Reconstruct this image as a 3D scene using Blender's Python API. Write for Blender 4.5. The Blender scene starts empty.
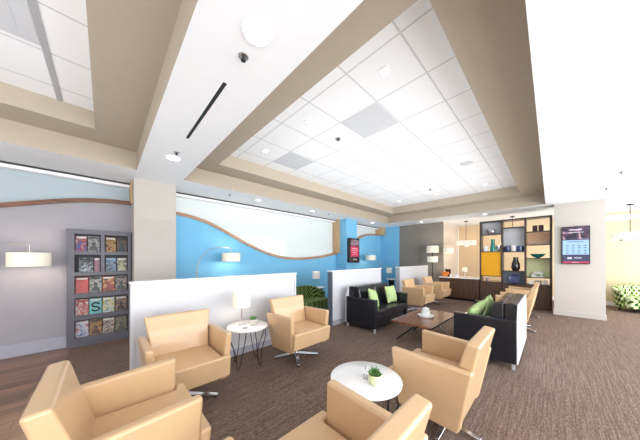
import bpy, bmesh, math, random
from mathutils import Vector, Matrix
random.seed(7)
PI = math.pi
SC = bpy.context.scene
COL = SC.collection
SC.view_settings.view_transform = 'Standard'
SC.view_settings.look = 'None'
SC.view_settings.exposure = 0.38
SC.cycles.use_denoising = True
SC.cycles.max_bounces = 10
SC.cycles.diffuse_bounces = 6
SC.cycles.sample_clamp_indirect = 6.0
ZC = 2.955          # main ceiling
Z2 = 3.243          # tray step
Z3 = 3.476          # tile ceiling

# ------------------------------------------------------------------ materials
def S(r, g, b):
    def f(c):
        c /= 255.0
        return c / 12.92 if c <= .04045 else ((c + .055) / 1.055) ** 2.4
    return (f(r), f(g), f(b), 1)

def newmat(name):
    m = bpy.data.materials.new(name); m.use_nodes = True
    nt = m.node_tree; b = nt.nodes['Principled BSDF']
    return m, nt, b

def N(nt, t, **kw):
    n = nt.nodes.new(t)
    for k, v in kw.items():
        if k in n.inputs.keys(): n.inputs[k].default_value = v
        else: setattr(n, k, v)
    return n

def objco(nt, scale=(1, 1, 1), rot=(0, 0, 0)):
    tc = N(nt, 'ShaderNodeTexCoord'); mp = N(nt, 'ShaderNodeMapping')
    mp.inputs['Scale'].default_value = scale; mp.inputs['Rotation'].default_value = rot
    nt.links.new(tc.outputs['Object'], mp.inputs['Vector'])
    return mp.outputs['Vector']

def ramp(nt, fac, stops):
    r = N(nt, 'ShaderNodeValToRGB')
    while len(r.color_ramp.elements) < len(stops): r.color_ramp.elements.new(.5)
    for e, (p, c) in zip(r.color_ramp.elements, stops): e.position = p; e.color = c
    nt.links.new(fac, r.inputs['Fac'])
    return r.outputs['Color']

def mat(name, c, rough=.5, metal=0, var=.04, scale=6, bump=0, bscale=200, coat=0, emis=0, spec=.5):
    m, nt, b = newmat(name)
    co = objco(nt)
    nz = N(nt, 'ShaderNodeTexNoise', Scale=scale, Detail=3.0)
    nt.links.new(co, nz.inputs['Vector'])
    lo = tuple(max(0, x * (1 - var)) for x in c[:3]) + (1,)
    hi = tuple(min(1, x * (1 + var)) for x in c[:3]) + (1,)
    colr = ramp(nt, nz.outputs['Fac'], [(.3, lo), (.7, hi)])
    nt.links.new(colr, b.inputs['Base Color'])
    b.inputs['Roughness'].default_value = rough; b.inputs['Metallic'].default_value = metal
    b.inputs['Coat Weight'].default_value = coat; b.inputs['Specular IOR Level'].default_value = spec
    if emis:
        nt.links.new(colr, b.inputs['Emission Color']); b.inputs['Emission Strength'].default_value = emis
    if bump:
        n2 = N(nt, 'ShaderNodeTexNoise', Scale=bscale, Detail=2.0)
        nt.links.new(co, n2.inputs['Vector'])
        bp = N(nt, 'ShaderNodeBump', Strength=bump, Distance=.002)
        nt.links.new(n2.outputs['Fac'], bp.inputs['Height']); nt.links.new(bp.outputs['Normal'], b.inputs['Normal'])
    return m

M = {}
M['ceil'] = mat('ceiling_paint', S(240, 243, 246), .8, var=.01)
M['beige'] = mat('tray_paint', S(180, 168, 152), .75, var=.02)
M['wallgrey'] = mat('lilac_grey_paint', S(158, 155, 162), .8, var=.02)
M['column'] = mat('warm_grey_paint', S(189, 183, 177), .8, var=.015)
M['blue'] = mat('sky_blue_paint', S(122, 190, 228), .8, var=.02)
M['darkwall'] = mat('taupe_paint', S(136, 130, 122), .8, var=.03)
M['beigewall'] = mat('light_beige_paint', S(216, 204, 190), .8, var=.02)
M['tanwall'] = mat('tan_paint', S(228, 204, 170), .8, var=.02)
M['creamwall'] = mat('cream_paint', S(216, 202, 166), .8, var=.02)
M['white'] = mat('white_laminate', S(210, 211, 216), .35, var=.01)
M['whitegloss'] = mat('white_gloss', S(246, 246, 247), .18, var=.005, coat=.4)
M['base'] = mat('baseboard_paint', S(166, 166, 178), .5, var=.01)
M['leather'] = mat('tan_leather', S(208, 174, 134), .36, var=.04, scale=4, bump=.25, bscale=260, coat=.35)
M['black_leather'] = mat('black_leather', S(24, 26, 34), .3, var=.1, scale=8, bump=.15, bscale=220, coat=.2)
M['glareback'] = mat('painted_leather_glare', S(216, 217, 223), .4, var=.02)  # window glare on the black leather, painted as a pale colour
M['chrome'] = mat('polished_chrome', S(225, 226, 230), .16, 1, var=.02)
M['satin'] = mat('satin_metal', S(205, 206, 210), .45, .5, var=.02)
M['steel'] = mat('brushed_steel', S(170, 168, 165), .35, 1, var=.03)
M['blackmetal'] = mat('black_metal', S(30, 29, 30), .4, .6, var=.1)
M['rack'] = mat('grey_wood_laminate', S(94, 92, 102), .45, var=.06, scale=12)
M['rackdark'] = mat('rack_inner', S(38, 38, 42), .6, var=.1)
M['gold'] = mat('mustard_panel', S(230, 166, 10), .5, var=.03)
M['salmon'] = mat('salmon_panel', S(255, 206, 164), .5, var=.03)
M['lime_panel'] = mat('pale_green_panel', S(240, 246, 190), .5, var=.03)
M['greypanel'] = mat('grey_panel', S(208, 211, 217), .45, var=.03)
M['slatepanel'] = mat('slate_panel', S(110, 120, 138), .4, var=.08)
M['pillow'] = mat('lime_pillow_fabric', S(180, 204, 142), .85, var=.06, scale=10, bump=.5, bscale=500)
M['teal'] = mat('teal_ceramic', S(24, 130, 122), .15, var=.15, coat=.5)
M['blackcer'] = mat('black_ceramic', S(22, 22, 26), .12, var=.1, coat=.6)
M['whitecer'] = mat('white_ceramic', S(236, 236, 236), .25, var=.02)
M['navycer'] = mat('navy_ceramic', S(48, 64, 112), .2, var=.25, coat=.4)
M['silver'] = mat('silvered_ceramic', S(190, 186, 196), .2, .7, var=.1)
M['maroon'] = mat('maroon_glass', S(70, 42, 50), .2, var=.2)
M['orange'] = mat('orange_ceramic', S(222, 128, 50), .35, var=.05)
M['potgreen'] = mat('pale_green_pot', S(214, 222, 180), .4, var=.05, scale=30)
M['potgrey'] = mat('grey_stone_pot', S(196, 196, 188), .6, var=.08, scale=40)
M['leaf'] = mat('succulent_leaf', S(86, 130, 70), .5, var=.3, scale=60)
M['soil'] = mat('potting_soil', S(50, 40, 32), .9, var=.3, scale=90)
M['bezel'] = mat('black_bezel', S(18, 20, 28), .25, var=.1)
M['dark'] = mat('dark_slot', S(20, 22, 22), .6, var=.1)
M['ventgrey'] = mat('vent_grey', S(206, 209, 214), .6, var=.02)
M['fixture'] = mat('fixture_trim_white', S(244, 244, 246), .4, var=.01)
M['lamp_on'] = mat('lit_lens', (1, .97, .92, 1), .5, var=0, emis=6)
M['shade'] = mat('lit_drum_shade', S(240, 232, 214), .8, var=.02, emis=.12)
M['shade_cool'] = mat('white_drum_shade', S(236, 234, 228), .8, var=.02, emis=.05)
M['track'] = mat('dark_track', S(48, 48, 52), .5, var=.05)

def wood(name, c1, c2, rough=.4, axis='X', scale=1.0, coat=.1):
    m, nt, b = newmat(name)
    sc = {'X': (.6, 9, 9), 'Y': (9, .6, 9), 'Z': (9, 9, .6)}[axis]
    co = objco(nt, tuple(s * scale for s in sc))
    nz = N(nt, 'ShaderNodeTexNoise', Scale=2.2, Detail=6.0, Roughness=.6)
    nt.links.new(co, nz.inputs['Vector'])
    c = ramp(nt, nz.outputs['Fac'], [(.32, c1), (.68, c2)])
    nt.links.new(c, b.inputs['Base Color']); b.inputs['Roughness'].default_value = rough
    b.inputs['Coat Weight'].default_value = coat
    return m
M['trimdark'] = wood('walnut_trim', S(84, 52, 36), S(132, 88, 60), .45, 'X', 2)
M['trimwood'] = wood('oak_trim', S(150, 108, 80), S(188, 146, 112), .45, 'X', 2)
M['jambwood'] = wood('oak_jamb', S(176, 142, 100), S(212, 180, 138), .5, 'Z', 2)
M['walnut'] = wood('walnut_veneer', S(66, 46, 36), S(96, 70, 54), .35, 'Z', 1.5)
M['shelfwood'] = wood('dark_frame_veneer', S(50, 36, 32), S(74, 54, 46), .4, 'Z', 2)
M['tabletop'] = wood('walnut_table', S(96, 58, 38), S(138, 88, 60), .24, 'X', 1.2, .2)

def tile_mat(name, x0, dx, y0, dy):
    m, nt, b = newmat(name)
    tc = N(nt, 'ShaderNodeTexCoord'); sp = N(nt, 'ShaderNodeSeparateXYZ')
    nt.links.new(tc.outputs['Object'], sp.inputs[0])
    outs = []
    for ax, o0, d in (('X', x0, dx), ('Y', y0, dy)):
        a = N(nt, 'ShaderNodeMath', operation='SUBTRACT'); nt.links.new(sp.outputs[ax], a.inputs[0]); a.inputs[1].default_value = o0 - d * 50
        q = N(nt, 'ShaderNodeMath', operation='PINGPONG'); nt.links.new(a.outputs[0], q.inputs[0]); q.inputs[1].default_value = d / 2
        l = N(nt, 'ShaderNodeMath', operation='LESS_THAN'); nt.links.new(q.outputs[0], l.inputs[0]); l.inputs[1].default_value = .009
        outs.append(l)
    mx = N(nt, 'ShaderNodeMath', operation='MAXIMUM')
    nt.links.new(outs[0].outputs[0], mx.inputs[0]); nt.links.new(outs[1].outputs[0], mx.inputs[1])
    nz = N(nt, 'ShaderNodeTexNoise', Scale=120.0); nt.links.new(tc.outputs['Object'], nz.inputs['Vector'])
    base = ramp(nt, nz.outputs['Fac'], [(.3, S(238, 240, 243)), (.7, S(246, 248, 250))])
    mix = N(nt, 'ShaderNodeMixRGB'); nt.links.new(mx.outputs[0], mix.inputs['Fac'])
    nt.links.new(base, mix.inputs['Color1']); mix.inputs['Color2'].default_value = S(205, 208, 212)
    nt.links.new(mix.outputs[0], b.inputs['Base Color']); b.inputs['Roughness'].default_value = .8
    return m
M['tiles'] = tile_mat('acoustic_tiles', 1.86, .605, 1.52, .605)
M['tiles_b'] = tile_mat('acoustic_tiles_wide', -.40, 1.21, 2.745, .605)

def carpet_mat():
    m, nt, b = newmat('striated_carpet')
    co = objco(nt, (2.2, 60, 1))
    n1 = N(nt, 'ShaderNodeTexNoise', Scale=1.0, Detail=4.0, Roughness=.7); nt.links.new(co, n1.inputs['Vector'])
    co2 = objco(nt, (25, 110, 1))
    n2 = N(nt, 'ShaderNodeTexNoise', Scale=1.0, Detail=2.0); nt.links.new(co2, n2.inputs['Vector'])
    ad = N(nt, 'ShaderNodeMath', operation='ADD'); nt.links.new(n1.outputs['Fac'], ad.inputs[0]); nt.links.new(n2.outputs['Fac'], ad.inputs[1])
    hf = N(nt, 'ShaderNodeMath', operation='MULTIPLY'); nt.links.new(ad.outputs[0], hf.inputs[0]); hf.inputs[1].default_value = .5
    c = ramp(nt, hf.outputs[0], [(.34, S(78, 62, 54)), (.5, S(112, 94, 84)), (.66, S(148, 129, 118))])
    nt.links.new(c, b.inputs['Base Color']); b.inputs['Roughness'].default_value = .95
    b.inputs['Specular IOR Level'].default_value = .2
    bp = N(nt, 'ShaderNodeBump', Strength=.4, Distance=.004); nt.links.new(hf.outputs[0], bp.inputs['Height']); nt.links.new(bp.outputs['Normal'], b.inputs['Normal'])
    return m
M['carpet'] = carpet_mat()

def plank_mat():
    m, nt, b = newmat('dark_vinyl_planks')
    co = objco(nt)
    bk = N(nt, 'ShaderNodeTexBrick'); nt.links.new(co, bk.inputs['Vector'])
    bk.inputs['Scale'].default_value = 1; bk.inputs['Brick Width'].default_value = 1.2; bk.inputs['Row Height'].default_value = .15
    bk.inputs['Mortar Size'].default_value = .002; bk.inputs['Color1'].default_value = S(158, 122, 98); bk.inputs['Color2'].default_value = S(108, 84, 68)
    bk.inputs['Mortar'].default_value = S(34, 26, 22)
    co2 = objco(nt, (1.5, 26, 1))
    nz = N(nt, 'ShaderNodeTexNoise', Scale=1.5, Detail=6.0); nt.links.new(co2, nz.inputs['Vector'])
    g = ramp(nt, nz.outputs['Fac'], [(.3, (.5, .5, .5, 1)), (.7, (1.25, 1.2, 1.15, 1))])
    mx = N(nt, 'ShaderNodeMixRGB', blend_type='MULTIPLY'); mx.inputs['Fac'].default_value = 1
    nt.links.new(bk.outputs['Color'], mx.inputs['Color1']); nt.links.new(g, mx.inputs['Color2'])
    nt.links.new(mx.outputs[0], b.inputs['Base Color']); b.inputs['Roughness'].default_value = .33
    return m
M['planks'] = plank_mat()

def ikat_mat(name, cA, cB, cC, K=60):
    m, nt, b = newmat(name)
    tc = N(nt, 'ShaderNodeTexCoord'); sp = N(nt, 'ShaderNodeSeparateXYZ'); nt.links.new(tc.outputs['Object'], sp.inputs[0])
    def sn(src, k, ph=0):
        a = N(nt, 'ShaderNodeMath', operation='MULTIPLY_ADD'); nt.links.new(src, a.inputs[0]); a.inputs[1].default_value = k; a.inputs[2].default_value = ph
        s = N(nt, 'ShaderNodeMath', operation='SINE'); nt.links.new(a.outputs[0], s.inputs[0]); return s.outputs[0]
    u = N(nt, 'ShaderNodeMath', operation='ADD'); nt.links.new(sp.outputs['X'], u.inputs[0])
    hy = N(nt, 'ShaderNodeMath', operation='MULTIPLY'); nt.links.new(sp.outputs['Y'], hy.inputs[0]); hy.inputs[1].default_value = .6
    nt.links.new(hy.outputs[0], u.inputs[1])
    v = N(nt, 'ShaderNodeMath', operation='ADD'); nt.links.new(sp.outputs['Z'], v.inputs[0]); nt.links.new(hy.outputs[0], v.inputs[1])
    p = N(nt, 'ShaderNodeMath', operation='MULTIPLY'); nt.links.new(sn(u.outputs[0], K), p.inputs[0]); nt.links.new(sn(v.outputs[0], K*.62), p.inputs[1])
    st = sn(u.outputs[0], K/2, .6)
    ad = N(nt, 'ShaderNodeMath', operation='MULTIPLY_ADD'); nt.links.new(st, ad.inputs[0]); ad.inputs[1].default_value = .25; nt.links.new(p.outputs[0], ad.inputs[2])
    ad2 = N(nt, 'ShaderNodeMath', operation='MULTIPLY_ADD'); nt.links.new(ad.outputs[0], ad2.inputs[0]); ad2.inputs[1].default_value = .5; ad2.inputs[2].default_value = .5
    c = ramp(nt, ad2.outputs[0], [(.28, cA), (.46, cB), (.68, cC)])
    nt.links.new(c, b.inputs['Base Color']); b.inputs['Roughness'].default_value = .9
    return m
M['ikat'] = ikat_mat('green_woven_pattern', S(40, 70, 30), S(136, 166, 66), S(206, 216, 176))
M['ikat_dark'] = ikat_mat('olive_woven_pattern', S(18, 28, 18), S(58, 78, 36), S(120, 138, 70), 85)

def glass_pane(name, c, e):
    m, nt, b = newmat(name)
    co = objco(nt, (.35, 1, .9)); nz = N(nt, 'ShaderNodeTexNoise', Scale=1.2, Detail=1.0); nt.links.new(co, nz.inputs['Vector'])
    cc = ramp(nt, nz.outputs['Fac'], [(.3, tuple(x * .93 for x in c[:3]) + (1,)), (.7, c)])
    nt.links.new(cc, b.inputs['Base Color']); nt.links.new(cc, b.inputs['Emission Color'])
    b.inputs['Emission Strength'].default_value = e; b.inputs['Roughness'].default_value = .12  # slight emission stands in for the bright space behind the opaque pane
    return m
M['pane_left'] = glass_pane('frosted_pane_grey', S(176, 190, 196), .04)
M['pane_mid'] = glass_pane('frosted_pane_bright', S(222, 230, 230), .06)

def emit(name, c, s=1.0):
    m, nt, b = newmat(name)
    co = objco(nt); nz = N(nt, 'ShaderNodeTexNoise', Scale=40.0); nt.links.new(co, nz.inputs['Vector'])
    cc = ramp(nt, nz.outputs['Fac'], [(.3, tuple(x * .95 for x in c[:3]) + (1,)), (.7, c)])
    b.inputs['Base Color'].default_value = (.02, .02, .02, 1); nt.links.new(cc, b.inputs['Emission Color'])
    b.inputs['Emission Strength'].default_value = s; b.inputs['Roughness'].default_value = .2
    return m
def blotch(name, cols, scale=9, rough=.35, emis=0):
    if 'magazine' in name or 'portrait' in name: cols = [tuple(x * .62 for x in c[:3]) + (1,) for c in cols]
    m, nt, b = newmat(name)
    co = objco(nt); nz = N(nt, 'ShaderNodeTexNoise', Scale=scale, Detail=3.0, Distortion=.8); nt.links.new(co, nz.inputs['Vector'])
    k = len(cols); st = [(.36 + .28 * i / max(1, k - 1), c) for i, c in enumerate(cols)]
    c = ramp(nt, nz.outputs['Fac'], st); nt.links.new(c, b.inputs['Base Color'])
    if emis: nt.links.new(c, b.inputs['Emission Color']); b.inputs['Emission Strength'].default_value = emis
    b.inputs['Roughness'].default_value = rough
    return m

# ------------------------------------------------------------------ mesh helpers
def box(bm, x0, x1, y0, y1, z0, z1):
    v = [bm.verts.new(p) for p in ((x0,y0,z0),(x1,y0,z0),(x1,y1,z0),(x0,y1,z0),(x0,y0,z1),(x1,y0,z1),(x1,y1,z1),(x0,y1,z1))]
    for f in ((0,3,2,1),(4,5,6,7),(0,1,5,4),(1,2,6,5),(2,3,7,6),(3,0,4,7)): bm.faces.new([v[i] for i in f])

def hexa(bm, pts):
    v = [bm.verts.new(p) for p in pts]
    for f in ((0,3,2,1),(4,5,6,7),(0,1,5,4),(1,2,6,5),(2,3,7,6),(3,0,4,7)): bm.faces.new([v[i] for i in f])

def prism(bm, poly, a0, a1, axis='x', shear=None):
    """polygon extruded along an axis. axis x: poly=(y,z); y: poly=(x,z); z: poly=(x,y)"""
    def P(u, v, a):
        if axis == 'x':
            return (a + (shear(v, a) if shear else 0), u, v)
        if axis == 'y': return (u, a, v)
        return (u, v, a)
    A = [bm.verts.new(P(u, v, a0)) for u, v in poly]; B = [bm.verts.new(P(u, v, a1)) for u, v in poly]
    n = len(poly)
    bm.faces.new(A); bm.faces.new(B[::-1])
    for i in range(n): bm.faces.new((A[i], B[i], B[(i+1) % n], A[(i+1) % n]))

def tube(bm, pts, r, seg=10, closed=False, taper=None):
    pts = [Vector(p) for p in pts]; n = len(pts); rings = []; up = None
    for i, p in enumerate(pts):
        if closed: d = (pts[(i+1) % n] - pts[i-1])
        else: d = (pts[min(i+1, n-1)] - pts[max(i-1, 0)])
        d.normalize()
        if up is None: up = Vector((0,0,1)) if abs(d.z) < .9 else Vector((1,0,0))
        s = d.cross(up)
        if s.length < 1e-5: s = d.cross(Vector((0,1,0)))
        s.normalize(); u = s.cross(d).normalized(); up = u
        rr = r if taper is None else r * taper[i]
        rings.append([bm.verts.new(p + s * rr * math.cos(2*PI*k/seg) + u * rr * math.sin(2*PI*k/seg)) for k in range(seg)])
    m = n if closed else n - 1
    for i in range(m):
        a, b = rings[i], rings[(i+1) % n]
        for k in range(seg): bm.faces.new((a[k], a[(k+1) % seg], b[(k+1) % seg], b[k]))
    if not closed: bm.faces.new(rings[0][::-1]); bm.faces.new(rings[-1])

def lathe(bm, prof, cx=0, cy=0, seg=32, cap=True):
    rings = []
    for r, z in prof:
        if r < 1e-5: rings.append([bm.verts.new((cx, cy, z))])
        else: rings.append([bm.verts.new((cx + r*math.cos(2*PI*k/seg), cy + r*math.sin(2*PI*k/seg), z)) for k in range(seg)])
    for a, b in zip(rings, rings[1:]):
        for k in range(seg):
            k2 = (k+1) % seg
            if len(a) == 1 and len(b) == 1: continue
            if len(a) == 1: bm.faces.new((a[0], b[k2], b[k]))
            elif len(b) == 1: bm.faces.new((a[k], a[k2], b[0]))
            else: bm.faces.new((a[k], a[k2], b[k2], b[k]))
    if cap:
        if len(rings[0]) > 1: bm.faces.new(rings[0][::-1])
        if len(rings[-1]) > 1: bm.faces.new(rings[-1])

def obj(name, bm, m, parent=None, loc=(0,0,0), rot=(0,0,0), bevel=0, smooth=False, sub=0, seg=3):
    bmesh.ops.recalc_face_normals(bm, faces=bm.faces)
    me = bpy.data.meshes.new(name); bm.to_mesh(me); bm.free()
    ms = m if isinstance(m, (list, tuple)) else [m]
    for x in ms: me.materials.append(x)
    o = bpy.data.objects.new(name, me); COL.objects.link(o)
    o.location = loc; o.rotation_euler = rot
    if parent is not None: o.parent = parent
    if smooth or bevel or sub:
        for p in me.polygons: p.use_smooth = True
        if not bevel and not sub:
            me.set_sharp_from_angle(angle=math.radians(40))
    if bevel:
        b = o.modifiers.new('bevel', 'BEVEL'); b.width = bevel; b.segments = seg; b.limit_method = 'ANGLE'; b.angle_limit = math.radians(35); b.harden_normals = True
    if sub:
        s = o.modifiers.new('sub', 'SUBSURF'); s.levels = sub; s.render_levels = sub
    return o

def B(f, *a, **k):
    bm = bmesh.new(); f(bm, *a, **k); return bm
def BX(*boxes):
    bm = bmesh.new()
    for b in boxes: box(bm, *b)
    return bm

def tag(o, label, cat, group=None):
    o['label'] = label; o['category'] = cat
    if group: o['group'] = group
    return o
def thing(name, label, cat, loc=(0,0,0), rz=0, group=None):
    o = bpy.data.objects.new(name, None); COL.objects.link(o); o.empty_display_size = .1
    o.location = loc; o.rotation_euler = (0, 0, rz)
    return tag(o, label, cat, group)
def struct(name, bm, m, **k):
    o = obj(name, bm, m, **k); o['kind'] = 'structure'; return o
def dup(root, loc, rz, label, group=None):
    r = root.copy(); COL.objects.link(r); r.location = loc; r.rotation_euler = (0, 0, rz); r['label'] = label
    if group: r['group'] = group
    for ch in list(root.children):
        c = ch.copy(); COL.objects.link(c); c.parent = r
        for g in list(ch.children):
            d = g.copy(); COL.objects.link(d); d.parent = c
    return r

# ------------------------------------------------------------------ floor, walls
struct('floor', BX((-.41, 13, -4, 7, -.05, 0)), M['carpet'])
o = struct('floor', BX((-4, -.41, -4, 7, -.05, 0)), M['planks'])

def interp(pts, x):
    if x <= pts[0][0]: return pts[0][1]
    for (x0, z0), (x1, z1) in zip(pts, pts[1:]):
        if x <= x1: return z0 + (z1 - z0) * (x - x0) / (x1 - x0)
    return pts[-1][1]
def spline(pts, x):
    # Catmull-Rom style smoothing
    n = len(pts)
    if x <= pts[0][0]: return pts[0][1]
    if x >= pts[-1][0]: return pts[-1][1]
    for i in range(n - 1):
        x0, z0 = pts[i]; x1, z1 = pts[i+1]
        if x <= x1:
            sl = lambda j: (pts[min(j+1, n-1)][1] - pts[max(j-1, 0)][1]) / (pts[min(j+1, n-1)][0] - pts[max(j-1, 0)][0])
            h = x1 - x0; t = (x - x0) / h
            return ((2*t**3-3*t**2+1)*z0 + (t**3-2*t**2+t)*h*sl(i) + (-2*t**3+3*t**2)*z1 + (t**3-t**2)*h*sl(i+1))
W1 = [(-3.6, 1.55), (-2.6, 1.80), (-1.8, 2.05), (-1.117, 2.29), (-.843, 2.37), (-.435, 2.484), (-.021, 2.555), (.4, 2.576)]
W2 = [(1.02, 2.51), (1.114, 2.49), (1.43, 2.445), (1.813, 2.341), (2.242, 2.143), (2.721, 1.91), (3.257, 1.691), (3.869, 1.539), (4.567, 1.497), (5.545, 1.561), (6.37, 1.69)]
W3 = [(7.0, 1.8), (7.4, 2.12), (7.782, 2.351), (8.05, 2.459), (8.43, 2.557), (8.831, 2.595), (9.57, 2.63)]
def wavewall(W, m, wname, tn):
    x0, x1 = W[0][0], W[-1][0]; n = 60
    xs = [x0 + (x1 - x0) * i / n for i in range(n + 1)]
    zs = [spline(W, x) for x in xs]
    bm = bmesh.new()
    prism(bm, [(x0, 0)] + [(x, z - .03) for x, z in zip(xs, zs)] + [(x1, 0)], 5.70, 5.82, 'y')
    struct(wname, bm, m)
    bm = bmesh.new()
    for i in range(n):
        a, b = xs[i], xs[i+1]; za, zb = zs[i], zs[i+1]
        hexa(bm, [(a,5.66,za-.035),(b,5.66,zb-.035),(b,5.82,zb-.035),(a,5.82,za-.035),(a,5.66,za+.035),(b,5.66,zb+.035),(b,5.82,zb+.035),(a,5.82,za+.035)])
    bmesh.ops.remove_doubles(bm, verts=bm.verts, dist=1e-5)
    struct(tn, bm, M['trimdark'] if tn == 'trim_1' else M['trimwood'])
wavewall(W1, M['wallgrey'], 'wall_left', 'trim_1')
wavewall(W2, M['blue'], 'wall_left', 'trim_2')
wavewall(W3, M['blue'], 'wall_left', 'trim_3')
struct('window_1', BX((-3.6, .4, 5.825, 5.845, 1.4, ZC)), M['pane_left'])
struct('window_2', BX((1.02, 6.37, 5.825, 5.845, 1.4, ZC)), M['pane_mid'])
struct('window_3', BX((7.0, 9.57, 5.825, 5.845, 1.7, ZC)), M['pane_mid'])
for i, (a, b) in enumerate(((-3.6, .38), (1.025, 6.29), (7.0, 9.3))):
    struct('trim_%d' % (4 + i), BX((a, b, 5.68, 5.82, 2.875, 2.925)), M['fixture'])
    struct('trim_%d' % (7 + i), BX((a, b, 5.665, 5.82, 2.925, 2.953)), M['track'])
struct('trim_10', BX((.352, .379, 5.5, 5.82, 2.55, ZC)), M['jambwood'])
struct('trim_11', BX((6.29, 6.358, 5.5, 5.82, 1.72, ZC)), M['jambwood'])
struct('trim_12', BX((9.3, 9.56, 5.45, 5.82, 2.6, ZC)), M['jambwood'])
struct('wall_column', BX((.38, 1.025, 5.2, 5.83, 0, ZC)), M['column'])
struct('wall_column', BX((6.36, 7.0, 5.2, 5.83, 0, ZC)), M['blue'])
struct('baseboard_left', BX((-3.6, .38, 5.655, 5.70, 0, .2)), M['base'], bevel=.008)
struct('baseboard_column', BX((.36, 1.04, 5.18, 5.2, 0, .15)), M['base'])
struct('wall_far', BX((9.57, 9.67, 4.75, 5.85, 0, ZC)), M['blue'])
struct('wall_far', BX((9.57, 9.67, 2.95, 4.75, 0, ZC)), M['darkwall'])
struct('wall_alcove', BX((9.575, 11.7, 2.96, 3.06, 0, ZC)), M['beigewall'])
struct('wall_back', BX((11.6, 11.7, -.6, 2.93, 0, ZC)), M['tanwall'])
struct('wall_back', BX((11.6, 11.7, -4, -.6, 0, ZC)), M['creamwall'])
struct('baseboard_back', BX((11.58, 11.6, -4, 2.93, 0, .12)), M['fixture'])
struct('trim_13', BX((10.55, 10.7, -4, -.5, 2.60, 2.745)), M['fixture'])
d = struct('door_1', BX((9.55, 9.57, 3.05, 3.79, 0, 2.02)), M['darkwall'])
struct('trim_14', BX((9.545, 9.57, 3.79, 3.83, 0, 2.06), (9.545, 9.57, 3.04, 3.79, 2.02, 2.06)), mat('dark_door_frame', S(116, 111, 106), .6))
# free-standing column that carries the right-hand display
struct('wall_pier', BX((8.7, 9.1, -.92, -.06, 0, ZC)), M['column'])
struct('baseboard_pier', BX((8.685, 9.1, -.935, -.045, 0, .13)), M['column'], bevel=.004)
struct('wall_rear', BX((-3.7, -3.6, -4, 5.85, 0, ZC)), M['wallgrey'])
bm = bmesh.new()
box(bm, -3.6, 11.6, -3.72, -3.6, 0, .12); box(bm, -3.6, 11.6, -3.72, -3.6, 2.8, ZC)
for i in range(9): box(bm, -3.6 + i * 1.9, -3.54 + i * 1.9, -3.72, -3.6, .12, 2.8)
struct('window_4', bm, M['fixture'])

# ------------------------------------------------------------------ ceiling
def ceiling():
    bm = bmesh.new()
    xs = [-3.7, -3.2, .378, 1.05, 8.52, 13]; ys = [-4, .10, 4.735, 7]
    for i in range(5):
        for j in range(3):
            if j == 1 and i in (1, 3): continue
            box(bm, xs[i], xs[i+1], ys[j], ys[j+1], ZC, ZC + .02)
    struct('ceiling', bm, M['ceil'])
ceiling()
def tray(x0, x1, y0, y1, s, tm):
    bm = bmesh.new(); t = .02
    e = .0015; zc = ZC + .0003
    box(bm, x0-t, x1+t, y0-t, y0+e, zc, Z2+t); box(bm, x0-t, x1+t, y1-e, y1+t, zc, Z2+t)
    box(bm, x0-t, x0+e, y0, y1, zc, Z2+t); box(bm, x1-e, x1+t, y0, y1, zc, Z2+t)
    # step
    a, b, c, d = x0+s, x1-s, y0+s, y1-s
    box(bm, x0, x1, y0, c, Z2, Z2+t); box(bm, x0, x1, d, y1, Z2, Z2+t)
    box(bm, x0, a, c, d, Z2, Z2+t); box(bm, b, x1, c, d, Z2, Z2+t)
    box(bm, a-t, b+t, c-t, c, Z2+t, Z3+t); box(bm, a-t, b+t, d, d+t, Z2+t, Z3+t)
    box(bm, a-t, a, c, d, Z2+t, Z3+t); box(bm, b, b+t, c, d, Z2+t, Z3+t)
    struct('ceiling_tray', bm, M['beige'])
    struct('ceiling_tiles', BX((a, b, c, d, Z3, Z3+.02)), tm)
tray(1.05, 8.52, .10, 4.735, .47, M['tiles'])
tray(-3.2, .378, .10, 4.735, .47, M['tiles_b'])
struct('ceiling_rail', BX((-.425, -.375, .57, 4.265, Z3-.006, Z3)), mat('grey_rail', S(172, 174, 178), .5))

def downlight(x, y, z, r, label, group='round ceiling downlights'):
    t = thing('downlight', label, 'downlight', (x, y, z), 0, group)
    obj('trim_ring', B(lathe, [(r*1.1, 0), (r*1.1, -.004), (r*1.06, -.008), (r, -.008), (r*.98, -.0005)], seg=36, cap=False), M['fixture'], t, smooth=True)
    obj('lens', B(lathe, [(0, -.003), (r, -.004), (r, -.001)], seg=36, cap=False), M['lamp_on'], t)
    return t
downlight(.706, 1.315, ZC, .085, 'large round downlight in the white beam, nearest the camera')
downlight(.712, 3.79, ZC, .085, 'round downlight in the white beam just before the wall column')
for x, y, l in ((2.75, 5.05, 'small round downlight in the soffit over the arc lamp on the blue wall'), (4.56, 5.05, 'small round downlight in the soffit over the lowest dip of the wavy trim'),
             (7.8, 5.02, 'small round downlight in the soffit beside the blue column with the screen'),
             (8.98, 3.55, 'small round downlight in the soffit in front of the dark grey wall'), (8.98, 1.5, 'small round downlight in the soffit above the display shelving'),
             (6.96, -.84, 'round downlight in the right white ceiling closer to the pier with the screen'), (5.59, -.83, 'round downlight in the right white ceiling farther from the pier')):
    downlight(x, y, ZC, .06, l)
def sqlight(x, y, label):
    t = thing('square_downlight', label, 'downlight', (x, y, Z3), 0, 'square downlights in the tiled tray')
    bm = bmesh.new(); a, b = .05, .038
    box(bm, -a, a, -a, -b, -.008, 0); box(bm, -a, a, b, a, -.008, 0); box(bm, -a, -b, -b, b, -.008, 0); box(bm, b, a, -b, b, -.008, 0)
    obj('trim_ring', bm, M['fixture'], t)
    obj('lens', BX((-b, b, -b, b, -.004, 0)), M['lamp_on'], t)
cn = {2.12: 'near the white beam', 4.70: 'midway along the tray', 7.30: 'at the shelving end'}
rn = {1.22: 'on the window side', 2.43: 'in the centre row', 3.64: 'on the blue wall side'}
for x in (2.12, 4.70, 7.30):
    for y in (1.22, 2.43, 3.64): sqlight(x, y, 'square tile ceiling light %s, %s' % (cn[x], rn[y]))
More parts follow.
